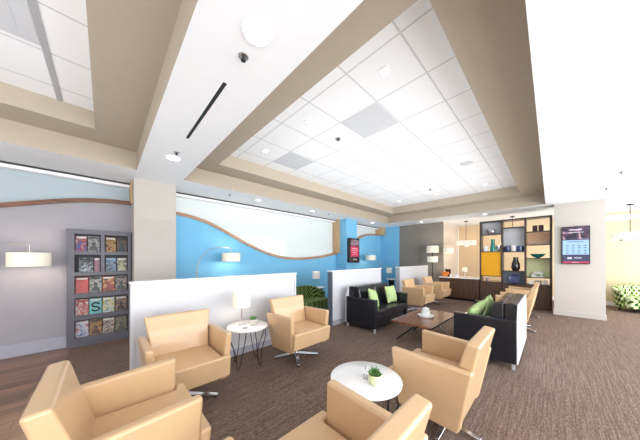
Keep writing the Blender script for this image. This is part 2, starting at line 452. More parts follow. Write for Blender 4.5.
def vent(x, y, z, label, w=.29):
    t = thing('ceiling_vent', label, 'vent', (x, y, z), 0)
    obj('frame', BX((-w, w, -w, w, -.004, 0)), M['ventgrey'], t)
    bm = bmesh.new()
    for k in (2,):
        a = .09 * k * w / .29; b = a - .016
        box(bm, -a, a, -a, -b, -.006, -.0038); box(bm, -a, a, b, a, -.006, -.0038); box(bm, -a, -b, -b, b, -.006, -.0038); box(bm, b, a, -b, b, -.006, -.0038)
    obj('louvre', bm, M['ventgrey'], t)
vent(2.77, 1.825, Z3, 'grey square air vent in the tiles, larger in view')
vent(2.77, 3.64, Z3, 'grey square air vent in the tiles near the blue wall')
vent(-.72, 3.0, Z3, 'grey square air vent in the corner tray over the magazine rack')
t = thing('ceiling_speaker', 'round flat speaker grille in the tiled ceiling', 'speaker', (5.4, 1.22, Z3))
obj('grille', B(lathe, [(0, -.006), (.11, -.006), (.12, 0)], seg=32, cap=False), M['ventgrey'], t, smooth=True)
t = thing('motion_sensor', 'small white dome sensor in the middle of the tiled ceiling', 'sensor', (4.86, 1.85, Z3))
obj('dome', B(lathe, [(0, -.03), (.03, -.024), (.05, -.006), (.055, 0)], seg=24, cap=False), M['fixture'], t, smooth=True)
def sprinkler(x, y, z, label, r=.035):
    t = thing('ceiling_sprinkler', label, 'sprinkler', (x, y, z), 0, 'ceiling fire sprinklers')
    obj('escutcheon', B(lathe, [(0, -.004), (r*.8, -.006), (r, -.003), (r, 0)], seg=24, cap=False), M['steel'], t, smooth=True)
    obj('sprinkler_head', B(lathe, [(0, -.03), (r*.5, -.03), (r*.5, -.026), (r*.18, -.024), (r*.25, -.005)], seg=12, cap=False), M['dark'], t, smooth=True)
for a in ((.7187, 1.54, ZC, 'sprinkler in the white beam beside the large downlight'), (.711, 3.576, ZC, 'sprinkler in the white beam beside the farther downlight'),
          (2.05, 5.08, ZC, 'sprinkler in the soffit close to the wall column'), (5.27, 5.05, ZC, 'sprinkler in the soffit close to the blue column'),
          (2.77, 2.44, Z3, 'sprinkler in the tiles between the two air vents', .045), (6.7, 2.4, Z3, 'sprinkler in the tiles at the far end of the tray', .045),
          (6.24, -.82, ZC, 'sprinkler between the two downlights of the right ceiling'), (7.49, -.80, ZC, 'sprinkler in the right ceiling nearest the pier')): sprinkler(*a)
t = thing('slot_diffuser', 'long narrow black slot vent in the white beam', 'vent', (.717, 2.465, ZC))
obj('slot', BX((-.016, .016, -.59, .59, -.003, 0)), M['dark'], t)
obj('slot_frame', BX((-.022, -.016, -.6, .6, -.004, 0), (.016, .022, -.6, .6, -.004, 0)), M['fixture'], t)

# ------------------------------------------------------------------ low partitions
def partition(x0, x1, label, endm):
    t = thing('low_partition', label, 'partition', (x0, 3.38, 0), 0, 'white low partitions behind the seats'); t['kind'] = 'thing'
    L = x1 - x0
    obj('panel', BX((.03, L-.03, .012, .118, .09, 1.2)), M['white'], t)
    obj('cap', BX((-.01, L+.01, -.012, .142, 1.2, 1.228)), M['whitegloss'], t, bevel=.004)
    obj('end_post', BX((0, .03, 0, .13, 0, 1.2)), endm, t)
    obj('end_post', BX((L-.03, L, 0, .13, 0, 1.2)), M['white'], t)
    obj('kickboard', BX((.03, L-.03, -.002, .132, 0, .1)), M['base'], t)
partition(.215, 2.63, 'white low partition behind the two tan armchairs and wire side table', M['white'])
partition(3.63, 5.70, 'white low partition with dark end behind the black sofa that faces us', mat('slate_end', S(98, 104, 120), .4))
partition(6.82, 9.2, 'farthest white low partition, behind two tan armchairs near the tree lamp', mat('grey_end', S(176, 180, 186), .5))

# ------------------------------------------------------------------ armchairs
def yo(z): return .175 + (z - .2) * .130 / .68         # outer back line
def yi(z): return .085 + (z - .44) * .130 / .44        # inner back line
def make_chair(label, group):
    t = thing('armchair', label, 'armchair', (0, 0, 0), 0, group)
    bm = bmesh.new(); prism(bm, [(x, y) for x, y in ((-.262,.16),(-.262,-.33),(-.335,-.335),(-.335,-.405),(.335,-.405),(.335,-.335),(.262,-.33),(.262,.16))], .275, .5, 'z')
    for v in bm.verts:
        if v.co.z < .3 and v.co.y < -.38: v.co.y += .03
    obj('seat', bm, M['leather'], t, bevel=.022)
    bm = bmesh.new()
    prism(bm, [(yi(.44), .44), (yi(.70), .70), (yi(.88), .888), (yo(.88), .878), (yo(.70)-.006, .70), (yo(.25)-.006, .25), (.10, .25)], -1, 1)
    for v in bm.verts: v.co.x *= .256 + max(0, v.co.z - .25) * .035 / .46 + max(0, v.co.z - .70) * .08
    obj('backrest', bm, M['leather'], t, bevel=.02)
    for s in (-1, 1):
        bm = bmesh.new()
        poly = [(-.345, .715), (-.325, .25), (-.28, .215), (yo(.20)-.01, .195), (yo(.24), .24), (yo(.69), .69)]
        a0, a1 = (.268, .335) if s > 0 else (-.335, -.268)
        prism(bm, poly, a0, a1, 'x', lambda z, a: s * .035 * (z - .25) / .46)
        obj('armrest', bm, M['leather'], t, bevel=.02)
    bm = bmesh.new(); lathe(bm, [(.028, .04), (.028, .18), (.05, .19), (.13, .235), (.13, .27)], seg=24)
    obj('pedestal', bm, M['chrome'], t, smooth=True)
    for k in range(4):
        a = PI / 4 + k * PI / 2 + math.radians(12); c, s_ = math.cos(a), math.sin(a); w1, w2 = .032, .022
        def pt(r, w, z): return (r*c - w*s_, r*s_ + w*c, z)
        bm = bmesh.new(); hexa(bm, [pt(.0, -w1, .035), pt(.33, -w2, .012), pt(.33, w2, .012), pt(0, w1, .035), pt(0, -w1, .075), pt(.33, -w2, .032), pt(.33, w2, .032), pt(0, w1, .075)])
        lg = obj('base_leg', bm, M['chrome'], t, bevel=.005)
        bm = bmesh.new(); lathe(bm, [(.018, 0), (.018, .013)], cx=.31*c, cy=.31*s_, seg=16)
        obj('glide', bm, M['blackmetal'], lg, smooth=True)
    return t
ch = make_chair('tan leather armchair left of the wire side table with the lamp', 'tan leather swivel armchairs')
ch.location = (.61, 2.70, 0)
dup(ch, (2.11, 2.70, 0), 0, 'tan leather armchair right of the wire side table with the lamp')
dup(ch, (.06, 1.735, 0), PI/2, 'tan leather armchair at the lower left, seen from behind, beside the plank floor')
chd = dup(ch, (2.20, .645, 0), PI, 'tan leather armchair right of the foreground round table, its side toward us')
for o in chd.children:
    if o.name.startswith('base_leg'): o.rotation_euler = (0, 0, math.radians(-58)); o.scale = (.76, .76, 1)
dup(ch, (.715, .655, 0), PI, 'tan leather armchair cut by the bottom edge, in front of the round table')
dup(ch, (6.48, 2.70, 0), 0, 'distant tan leather armchair next to the end of the black sofa facing us')
dup(ch, (7.96, 2.70, 0), 0, 'distant tan leather armchair beneath the tree lamp by the dark counter')
dup(ch, (6.45, .50, 0), PI, 'tan leather armchair right behind the black sofa that is seen from the back')
dup(ch, (8.00, .50, 0), PI, 'tan leather armchair closest to the display shelving, seen from the back')

# ------------------------------------------------------------------ black sofas
def make_sofa(label):
    t = thing('black_sofa', label, 'sofa', (0, 0, 0), 0, 'black leather two-seat sofas')
    L = .73
    obj('frame', BX((-L+.1, L-.1, -.33, .30, .09, .29)), M['black_leather'], t, bevel=.015)
    for s in (-1, 1):
        a, b = sorted((s*(L-.1), s*L))
        obj('armrest', BX((a, b, -.37, .37, .08, .665)), M['black_leather'], t, bevel=.014)
        a, b = sorted((s*.004, s*(L-.104)))
        obj('seat_cushion', BX((a, b, -.38, .14, .292, .44)), M['black_leather'], t, bevel=.03)
        bm = bmesh.new(); prism(bm, [(.02, .442), (.10, .84), (.15, .885), (.235, .885), (.235, .442)], a, b)
        obj('back_cushion', bm, M['black_leather'], t, bevel=.03)
    bm = bmesh.new(); prism(bm, [(.2355, .13), (.2355, .868), (.30, .882), (.371, .868), (.371, .13)], -L+.102, L-.102)
    obj('back_frame', bm, M['black_leather'], t, bevel=.01)
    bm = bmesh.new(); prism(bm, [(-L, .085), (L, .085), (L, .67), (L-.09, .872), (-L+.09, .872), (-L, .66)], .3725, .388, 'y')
    bp = obj('back_panel', bm, M['glareback'], t, bevel=.005); bp['label'] = 'rear panel with window glare painted in as pale colour'
    for sx in (-1, 1):
        for sy in (-1, 1):
            obj('leg', BX((sx*(L-.03)-.018, sx*(L-.03)+.018, sy*.34-.018, sy*.34+.018, 0, .08)), M['satin'], t, bevel=.003)
    return t
sofa = make_sofa('black leather two-seat sofa against the middle partition, facing the coffee table')
sofa.location = (4.6, 2.80, 0)
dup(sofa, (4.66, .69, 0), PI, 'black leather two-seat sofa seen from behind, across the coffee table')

def pillow(loc, rot, label, s=.2):
    bm = bmesh.new(); n = 12; top = {}; bot = {}
    for i in range(n+1):
        for j in range(n+1):
            u, v = -1 + 2*i/n, -1 + 2*j/n
            h = .075 * max(0, (1-u**2)*(1-v**2)) ** .42
            k = 1 - .07 * (1 - abs(u)**2) * (abs(v)**3); k2 = 1 - .07 * (1 - abs(v)**2) * (abs(u)**3)
            top[i,j] = bm.verts.new((u*s*k2, h, v*s*k))
            bot[i,j] = top[i,j] if (i in (0,n) or j in (0,n)) else bm.verts.new((u*s*k2, -h, v*s*k))
    for i in range(n):
        for j in range(n):
            bm.faces.new((top[i,j], top[i+1,j], top[i+1,j+1], top[i,j+1]))
            bm.faces.new((bot[i,j], bot[i,j+1], bot[i+1,j+1], bot[i+1,j]))
    o = obj('throw_pillow', bm, M['pillow'], loc=loc, rot=rot, smooth=True)
    tag(o, label, 'pillow', 'lime green throw pillows')
pillow((4.24, 2.70, .635), (math.radians(-18), math.radians(12), .2), 'lime green pillow leaning at the left arm of the sofa facing us')
pillow((4.96, 2.68, .645), (math.radians(-14), 0, -.05), 'lime green pillow on the right cushion of the sofa facing us')
pillow((4.26, .84, .632), (math.radians(30), math.radians(-20), -.4), 'lime green pillow at the near arm of the sofa seen from behind', .21)
pillow((4.95, .80, .64), (math.radians(14), 0, .15), 'darker lime green pillow at the far arm of the sofa seen from behind')

# ------------------------------------------------------------------ coffee table
t = thing('coffee_table', 'low rectangular walnut coffee table with splayed metal legs between the black sofas', 'coffee table', (4.30, 1.62, 0))
obj('tabletop', BX((-.66, .66, -.33, .33, .39, .42)), M['tabletop'], t, bevel=.004)
obj('edge_band', BX((-.664, .664, -.338, -.3301, .388, .4195), (-.664, .664, .3301, .338, .388, .4195)), M['chrome'], t)
obj('under_frame', BX((-.42, .42, -.03, .03, .355, .39)), M['blackmetal'], t)
for sx in (-1, 1):
    for sy in (-1, 1):
        bm = bmesh.new(); x0 = sx*.12; x1 = sx*.36; y1 = sy*.38; w = .018
        hexa(bm, [(x1-w, y1-w, 0), (x1+w, y1-w, 0), (x1+w, y1+w, 0), (x1-w, y1+w, 0), (x0-w, -w, .375), (x0+w, -w, .375), (x0+w, w, .375), (x0-w, w, .375)])
        obj('leg', bm, M['blackmetal'] if sy > 0 else M['chrome'], t, bevel=.003)  # sunlit look of the window-side legs put into a brighter metal
t = thing('serving_tray', 'round white tray on the walnut coffee table', 'tray', (4.30, 1.62, .42))
obj('plate', B(lathe, [(0, 0), (.12, 0), (.14, .03), (.135, .03), (.118, .008), (0, .008)], seg=36, cap=False), M['whitecer'], t, smooth=True)
t = thing('white_canister', 'white ceramic canister standing on the tray of the coffee table', 'canister', (4.30, 1.62, .429))
obj('body', B(lathe, [(0, 0), (.065, 0), (.075, .02), (.075, .10), (.05, .11), (0, .11)], seg=32, cap=False), M['whitecer'], t, smooth=True)
obj('lid', B(lathe, [(.055, .111), (.06, .12), (.058, .15), (.02, .155), (.018, .165), (0, .168)], seg=32, cap=False), M['whitecer'], t, smooth=True)

# ------------------------------------------------------------------ round side tables
def make_round_table(label):
    t = thing('round_side_table', label, 'side table', (0,0,0), 0, 'round white side tables')
    obj('tabletop', B(lathe, [(0, .53), (.26, .53), (.278, .537), (.278, .55), (.27, .555), (0, .555)], seg=56, cap=False), M['whitegloss'], t, smooth=True)
    bm = bmesh.new(); tube(bm, [(.13*math.cos(a*PI/12), .13*math.sin(a*PI/12), .522) for a in range(24)], .006, 8, closed=True)
    obj('mounting_ring', bm, M['blackmetal'], t, smooth=True)
    for k in range(4):
        a = k * PI / 2 + .5
        bm = bmesh.new()
        def pol(r, d, z): return (r*math.cos(a+d), r*math.sin(a+d), z)
        pts = [pol(.235, -.55, .527), pol(.25, -.48, .40), pol(.20, -.28, .22), pol(.205, -.10, .05), pol(.215, -.03, .010), pol(.215, .03, .010), pol(.205, .10, .05), pol(.20, .28, .22), pol(.25, .48, .40), pol(.235, .55, .527)]
        tube(bm, pts, .0055, 8)
        obj('wire_leg', bm, M['blackmetal'], t, smooth=True)
    return t
rt = make_round_table('round white table on black wire legs between the armchairs, carrying a lamp')
rt.location = (1.455, 2.98, 0)
dup(rt, (1.50, 1.03, 0), .3, 'round white table in the foreground carrying a potted succulent and clear card')
t = dup(rt, (7.22, 2.85, 0), .3, 'small white table between the two distant armchairs by the far partition')

def make_plant(label, pot, loc, s=1, group='potted succulents on tables'):
    t = thing('potted_succulent', label, 'potted plant', loc, 0, group)
    p = obj('pot', B(lathe, [(0, 0), (.03*s, 0), (.044*s, .012*s), (.052*s, .04*s), (.048*s, .075*s), (.043*s, .075*s), (.04*s, .06*s), (0, .06*s)], seg=32, cap=False), pot, t, smooth=True)
    obj('soil', B(lathe, [(0, .066*s), (.041*s, .066*s)], seg=24, cap=False), M['soil'], p)
    bm = bmesh.new(); rnd = random.Random(3)
    for k in range(26):
        a = k * 2.4; el = math.radians(rnd.uniform(15, 75)); L = rnd.uniform(.03, .058)*s
        base = Vector((.02*math.cos(a)*s, .02*math.sin(a)*s, .066*s))
        d = Vector((math.cos(a)*math.cos(el), math.sin(a)*math.cos(el), math.sin(el))); side = Vector((-math.sin(a), math.cos(a), 0)); up = side.cross(d)
        w = .011*s
        ring = [base, base + d*L*.5 + side*w + up*.003*s, base + d*L, base + d*L*.5 - side*w + up*.003*s]
        lo = base + d*L*.5 - up*.007*s
        vs = [bm.verts.new(p_) for p_ in ring]; vl = bm.verts.new(lo)
        bm.faces.new(vs)
        for i in range(4): bm.faces.new((vs[i], vl, vs[(i+1) % 4]))
    obj('foliage', bm, M['leaf'], t)
    return t
make_plant('small succulent in a pale green pot on the foreground round table', M['potgreen'], (1.461, 0.917, .5555), 1.05)
make_plant('small succulent in a light grey pot beside the drum lamp', M['potgrey'], (1.52, 2.94, .5555), 1.15)
t = thing('card_holder', 'small clear acrylic card holder on the foreground round table', 'card holder', (1.496, 1.027, .5555), .6)
m, nt, b = newmat('clear_acrylic'); b.inputs['Transmission Weight'].default_value = .9; b.inputs['Roughness'].default_value = .02; b.inputs['Base Color'].default_value = (.95, .95, .97, 1); M['acrylic'] = m
obj('base', BX((-.035, .035, -.02, .02, 0, .004)), M['acrylic'], t)
obj('panel', BX((-.035, .035, -.002, .002, .0041, .07)), M['acrylic'], t)
t = thing('coaster', 'small metallic coaster by the lamp foot on the wire-legged table', 'coaster', (1.37, 2.88, .5555))
obj('disc', B(lathe, [(0, 0), (.04, 0), (.042, .004), (0, .005)], seg=24, cap=False), M['silver'], t)

# ------------------------------------------------------------------ lamps
def shade_mesh(r, z0, z1, th=.004, r2=None):
    r2 = r2 or r
    return B(lathe, [(r, z0), (r2, z1), (r2-th, z1), (r-th, z0), (r, z0)], seg=48, cap=False)
def lamplight(parent, z, e, x=0, y=0, col=(1, .86, .68)):
    l = bpy.data.lights.new('bulb_light', 'POINT'); l.energy = e; l.color = col; l.shadow_soft_size = .05
    o = bpy.data.objects.new('bulb_light', l); COL.objects.link(o); o.parent = parent; o.location = (x, y, z)
def make_arc(label, loc, rz=0, dz=0, r=.205):
    t = thing('arc_floor_lamp', label, 'floor lamp', loc, rz, 'arc floor lamps with drum shades')
    obj('base', B(lathe, [(0, 0), (.15, 0), (.15, .02), (.14, .026), (0, .026)], seg=40, cap=False), M['steel'], t, smooth=True)
    obj('pole', B(tube, [(0, 0, .027), (0, 0, 1.22)], .014, 14), M['steel'], t, smooth=True)
    pts = [(0,0,1.2),(.01,0,1.30),(.035,0,1.40),(.08,0,1.50),(.15,0,1.60),(.24,0,1.68),(.35,0,1.735),(.48,0,1.762),(.60,0,1.765),(.70,0,1.752),(.75,0,1.74)]
    obj('arm', B(tube, pts, .008, 10), M['steel'], t, smooth=True)
    obj('stem', B(tube, [(.75, 0, 1.75), (.75, 0, 1.62)], .007, 10), M['steel'], t, smooth=True)
    s = obj('lamp_shade', shade_mesh(.205, 1.43, 1.63), M['shade'], t, smooth=True)
    bm = bmesh.new()
    for k in range(3):
        a = k*2*PI/3; tube(bm, [(.75, 0, 1.62), (.75+.203*math.cos(a), .203*math.sin(a), 1.62)], .003, 6)
    s.location = (.75, 0, 0)
    for v in bm.verts: v.co.x -= .75
    obj('spider', bm, M['steel'], s)
    bm = bmesh.new(); lathe(bm, [(0, 1.49), (.025, 1.50), (.032, 1.53), (.02, 1.57), (.013, 1.60), (0, 1.60)], seg=16, cap=False)
    obj('bulb', bm, M['lamp_on'], s, smooth=True)
    lamplight(t, 1.46 + dz, 5, .75)
    for o in t.children:
        if o.name.split('.')[0] in ('arm', 'stem', 'lamp_shade'): o.location.z += dz
    return t
make_arc('arc lamp with white drum shade beside the magazine rack on the grey wall', (-1.54, 5.30, 0), 0, -.045)
make_arc('arc lamp with white drum shade against the blue wall under the long wave', (1.43, 5.32, 0))
make_arc('arc lamp with white drum shade on the blue wall past the blue column', (8.72, 5.22, 0), PI)
def make_tlamp(label, loc, s=1, m=None, light=2):
    t = thing('table_lamp', label, 'table lamp', loc, 0, 'table lamps with white drum shades')
    obj('base', B(lathe, [(0, 0), (.055*s, 0), (.055*s, .008), (.012, .014), (0, .014)], seg=28, cap=False), M['chrome'], t, smooth=True)
    obj('stem', B(tube, [(0, 0, .014), (0, 0, .33*s)], .007, 12), M['chrome'], t, smooth=True)
    obj('lamp_shade', shade_mesh(.125*s, .275*s, .50*s, r2=.12*s), m or M['shade'], t, smooth=True)
    if light: lamplight(t, .36*s, light)
    return t
make_tlamp('white drum table lamp on the wire-legged table between two tan armchairs', (1.40, 3.05, .5555), .95)

def make_small_table(label, loc):
    t = thing('pedestal_table', label, 'side table', loc, 0, 'small tables behind the partitions')
    obj('tabletop', B(lathe, [(0, .60), (.2, .60), (.21, .61), (.21, .625), (0, .63)], seg=40, cap=False), M['whitegloss'], t, smooth=True)
    obj('pedestal', B(lathe, [(.12, 0), (.12, .59), (.14, .60)], seg=32), M['blackmetal'], t, smooth=True)
make_small_table('small white-topped table on a black drum base beside the olive patterned armchair', (4.72, 4.95, 0))
make_small_table('small white-topped table on a black drum base by the blue far corner', (8.85, 4.75, 0))
make_tlamp('little white lamp on the table beside the olive patterned armchair', (4.68, 5.02, .631), .92, M['shade_cool'], 1.2)
make_tlamp('little white lamp seen between the second and third partitions near the far corner', (8.85, 4.85, .631), .92, M['shade_cool'], 1.2)

# tree lamp
t = thing('tree_floor_lamp', 'tall floor lamp with three white drum shades beside the dark counter', 'floor lamp', (9.18, 3.2, 0))
obj('base', B(lathe, [(0, 0), (.16, 0), (.16, .02), (0, .028)], seg=32, cap=False), M['blackmetal'], t, smooth=True)
obj('pole', B(tube, [(0, 0, .02), (0, 0, 2.0)], .014, 12), M['blackmetal'], t, smooth=True)
for nm, (x, y, r, z0, z1) in {'a': (0, .0, .215, 1.73, 1.99), 'b': (-.10, -.03, .18, 1.36, 1.58), 'c': (-.08, -.58, .165, 1.70, 1.89)}.items():
    s = obj('lamp_shade', shade_mesh(r, z0, z1), M['shade'], t, smooth=True); s.location = (x, y, 0)
    if nm == 'c': obj('arm', B(tube, [(0, 0, 1.93), (-.03, -.28, 1.97), (-.07, -.53, 1.96), (-.08, -.58, 1.90)], .008, 8), M['steel'], t, smooth=True)
    lamplight(t, (z0+z1)/2-.02, 3, x, y)

# pendants
def make_pendant(label, loc):
    t = thing('pendant_light', label, 'pendant lamp', loc, 0, 'drum pendants over the counter')
    obj('canopy', B(lathe, [(0, -.03), (.06, -.03), (.065, 0)], seg=24, cap=False), M['blackmetal'], t, smooth=True)
    obj('rod', B(tube, [(0, 0, -.03), (0, 0, -.80)], .008, 8), M['blackmetal'], t, smooth=True)
    s = obj('lamp_shade', shade_mesh(.33, -.94, -.77), M['lampsh2'], t, smooth=True)
    obj('diffuser', B(lathe, [(0, -.935), (.325, -.935)], seg=48, cap=False), M['lampsh2'], s)
    bm = bmesh.new()
    for k in range(4):
        a = k*PI/2+.4; lathe(bm, [(0, -.985), (.05, -.975), (.055, -.95), (.05, -.94), (0, -.94)], cx=.14*math.cos(a), cy=.14*math.sin(a), seg=16, cap=False)
    obj('bulb_cup', bm, M['steel'], t, smooth=True)
    lamplight(t, -1.06, 4, col=(1, .82, .58))
    return t
M['lampsh2'] = mat('glowing_pendant_shade', S(245, 236, 222), .8, var=0, emis=.3)
for x, y, l in ((10.1, 2.29, 'drum pendant hanging over the dark counter beside the beige alcove wall'), (10.1, .92, 'drum pendant hanging behind the middle bay of the display shelving'),
                (10.1, -1.47, 'drum pendant hanging right of the pier, above the green patterned settee')):
    make_pendant(l, (x, y, ZC))

# ------------------------------------------------------------------ counter
t = thing('service_counter', 'low dark walnut counter with white top running to the display shelving', 'counter', (9.15, 1.69, 0))
obj('cabinet', BX((.02, .41, .01, 1.255, .08, .785), (.411, .8, .01, 1.255, .08, .785)), M['walnut'], t)
obj('countertop', BX((-.02, .82, 0, 1.26, .786, .82)), M['whitegloss'], t, bevel=.004)
for k in range(3):
    obj('door', BX((0, .019, .015 + k*.415, .425 + k*.415, .1, .77)), M['walnut'], t, bevel=.003)
obj('toe_kick', BX((.06, .4, .01, 1.25, 0, .079)), M['blackmetal'], t)
make_tlamp('white drum lamp standing on the dark counter under the pendant', (9.8, 2.27, .8205), .68, M['shade'], 1.5)
t = thing('orange_bowl', 'orange bowl on the left end of the dark counter', 'bowl', (9.32, 2.80, .8205))
obj('bowl', B(lathe, [(0, 0), (.06, 0), (.13, .10), (.14, .17), (.128, .17), (.12, .10), (.05, .02), (0, .02)], seg=32, cap=False), M['orange'], t, smooth=True)
for k, (x, y) in enumerate(((9.35, 2.62), (9.45, 2.5), (9.36, 2.42))):
    o = obj('white_cup', B(lathe, [(0, 0), (.028, 0), (.04, .09), (.036, .09), (.026, .01), (0, .01)], seg=20, cap=False), M['whitecer'], loc=(x, y, .8205), smooth=True)
    tag(o, ['white cup nearest the orange bowl on the counter', 'white cup at the back of three on the counter', 'white cup of the three farthest from the orange bowl'][k], 'cup', 'white cups on the counter')
t = thing('coffee_machine', 'small dark appliance on the counter end behind the tree lamp', 'appliance', (9.34, 2.985, .8205))
t.location = (9.66, 2.80, .8205)
obj('body', BX((-.09, .09, -.08, .08, 0, .07), (.02, .09, -.08, .08, .07, .2), (-.09, .09, -.08, .08, .2, .26)), M['blackmetal'], t, bevel=.006)

# ------------------------------------------------------------------ display shelving (open both ways, some bays backed)
t = thing('display_shelving', 'tall dark wood display shelving with coloured back panels and low doors', 'shelving', (9.15, 0, 0))
D = .36
ya, y1, y2, yb = 1.675, 1.095, .54, -.03
bm = bmesh.new()
for y in (ya-.035, y1-.02, y2-.02): box(bm, 0, D, y, y+.04, 0, 2.70)
box(bm, 0, D, yb, yb+.055, 0, 2.70); box(bm, 0, D, yb, ya+.005, 2.70, 2.74)
obj('frame', bm, M['shelfwood'], t)
bays = [(y1+.02, ya-.035), (y2+.02, y1-.02), (yb+.055, y2-.02)]
sh = [[2.28, 1.71, .91, .71], [2.46, 1.70, 1.09, .68], [2.285, 1.895, 1.49, .92, .71]]
for (a, b), zs in zip(bays, sh):
    for z in zs: obj('shelf', BX((.004, D-.004, a, b, z, z+.022)), M['shelfwood'], t)
    w = b - a
    obj('door', BX((.0, .018, a+.002, b-.002, .02, min(zs)-.002)), M['walnut'], t, bevel=.002)
    obj('back_board', BX((D-.02, D-.004, a, b, 0, min(zs))), M['walnut'], t)
def panel(bay, z0, z1, m, x=.23):
    a, b = bays[bay]; obj('back_panel', BX((x, x+.015, a, b, z0, z1)), m, t)
panel(0, 2.303, 2.70, M['greypanel']); panel(0, .933, 1.71, M['gold'], .03)
panel(1, 1.723, 2.46, M['greypanel']); panel(1, .703, 1.09, M['slatepanel'])
panel(2, 1.918, 2.285, M['salmon']); panel(2, .943, 1.49, M['lime_panel'])
def item(name, label, cat, bay, f, z, prof, m, x=9.25, group=None, seg=28):
    a, b = bays[bay]; y = b + (a - b) * f
    o = obj(name, B(lathe, prof, seg=seg, cap=False), m, loc=(x, y, z), smooth=True); tag(o, label, cat, group); return o
cup = [(0,0),(.04,0),(.06,.05),(.065,.13),(.058,.13),(.05,.05),(0,.01)]
item('silver_bowl', 'silvery rounded bowl on the top grey shelf of the left bay', 'bowl', 0, .5, 2.303, [(0,0),(.07,0),(.115,.06),(.12,.14),(.10,.17),(.095,.17),(.12,.12),(.05,.02),(0,.02)], M['silver'])
item('white_cup', 'white cup left of the teal vase in the shelving', 'cup', 0, .2, 1.733, [(r*1.25, z*1.3) for r, z in cup], M['whitecer'])
item('teal_vase', 'tall teal vase in the left bay above the mustard panel', 'vase', 0, .58, 1.733, [(0,0),(.075,0),(.08,.08),(.06,.22),(.045,.32),(.055,.40),(.045,.40),(.035,.3),(0,.05)], M['teal'])
item('white_cup', 'white and dark cup right of the teal vase in the shelving', 'cup', 0, .86, 1.733, [(r*1.1, z*1.4) for r, z in cup], M['silver'])
item('dark_jar', 'dark jar on the left of the middle bay shelf, beside the white jar', 'jar', 1, .22, 1.723, [(0,0),(.065,0),(.08,.05),(.075,.15),(.05,.17),(0,.17)], M['navycer'])
item('white_jar', 'white jar between two dark jars in the middle bay', 'jar', 1, .50, 1.723, [(0,0),(.055,0),(.068,.06),(.065,.17),(.04,.2),(0,.22)], M['whitecer'], x=9.22)
item('dark_jar', 'dark jar on the right of the middle bay shelf, beside the white jar', 'jar', 1, .79, 1.723, [(0,0),(.08,0),(.088,.05),(.085,.15),(.06,.17),(0,.17)], M['navycer'])
item('black_vase', 'glossy black vase in the middle bay, tapering at the neck', 'vase', 1, .6, 1.113, [(0,0),(.07,0),(.11,.09),(.10,.22),(.06,.36),(.065,.43),(.055,.43),(.045,.34),(0,.1)], M['blackcer'])
o = obj('blue_plate', B(lathe, [(0,0),(.06,.004),(.14,.03),(.14,.036),(.06,.012),(0,.01)], seg=40, cap=False), M['navycer'], loc=(9.33, .80, .86), rot=(0, math.radians(-80), 0), smooth=True)
tag(o, 'round blue plate standing upright in front of the slate panel', 'plate')
o = obj('plate_stand', B(tube, [(-.10, -.05, .01), (.05, -.05, .012), (.05, .05, .012), (-.10, .05, .01)], .006, 6), M['blackmetal'], loc=(9.3, .80, .7025)); tag(o, 'small dark stand under the upright blue plate', 'plate stand')
for k, f in enumerate((.38, .64)):
    o = obj('candle_holder', BX((-.05, .05, -.055, .055, 0, .18)), M['maroon'], loc=(9.3, bays[2][1] + (bays[2][0]-bays[2][1])*f, 2.3085), bevel=.008)
    tag(o, ['left dark maroon block candle holder on the top right shelf', 'right dark maroon block candle holder on the top right shelf'][k], 'candle holder', 'maroon candle holders')
bm = bmesh.new()
for k in range(5): tube(bm, [(0, .18-.08*k, 0), (0, .15-.08*k, .07-.01*(k%2)), (0, .10-.08*k, .05), (0, .07-.08*k, 0)], .008, 6)
o = obj('branch_sculpture', bm, M['whitecer'], loc=(9.25, .27, 1.925)); tag(o, 'thin white branch-like sculpture before the salmon panel', 'sculpture')
item('teal_bowl', 'wide teal footed bowl above the pale green panel', 'bowl', 2, .5, 1.513, [(0,0),(.05,0),(.05,.012),(.12,.05),(.175,.12),(.165,.125),(.11,.06),(0,.03)], M['teal'])
bm = bmesh.new(); box(bm, -.04, .04, -.14, .14, 0, .03); box(bm, -.03, .03, -.12, -.06, .03, .17); box(bm, -.03, .03, -.06, .08, .10, .17); box(bm, -.03, .03, .04, .12, .03, .10)
o = obj('white_sculpture', bm, M['whitecer'], loc=(9.25, .28, .943), bevel=.006); tag(o, 'angular white sculpture before the pale green panel', 'sculpture')
for k, (f, w) in enumerate(((.22, .05), (.52, .07), (.82, .05))):
    o = obj('small_box', BX((-.05, .05, -w, w, 0, .09 + .02*k)), [M['whitecer'], M['slatepanel'], M['whitecer']][k], loc=(9.26, bays[2][1] + (bays[2][0]-bays[2][1])*f, .733), bevel=.004)
    tag(o, ['white box at the left of the lowest open shelf, right bay', 'dark box in the middle of the lowest open shelf, right bay', 'white box at the right of the lowest open shelf, right bay'][k], 'box', 'small boxes on the lowest shelf')
item('glass_tumbler', 'clear tumbler on the low shelf beneath the mustard panel', 'glass', 0, .3, .733, [(0,0),(.04,0),(.045,.12),(.04,.12),(.036,.01),(0,.01)], M['silver'])
o = obj('small_box', BX((-.06, .06, -.1, .1, 0, .05)), M['jambwood'], loc=(9.28, 1.28, .733), bevel=.004); tag(o, 'flat wooden box on the low shelf beneath the mustard panel', 'box')

# ------------------------------------------------------------------ wall displays
def bars(bm, rows, x=0):
    for (y0, y1, z0, z1) in rows: box(bm, x, x+.002, y0, y1, z0, z1)
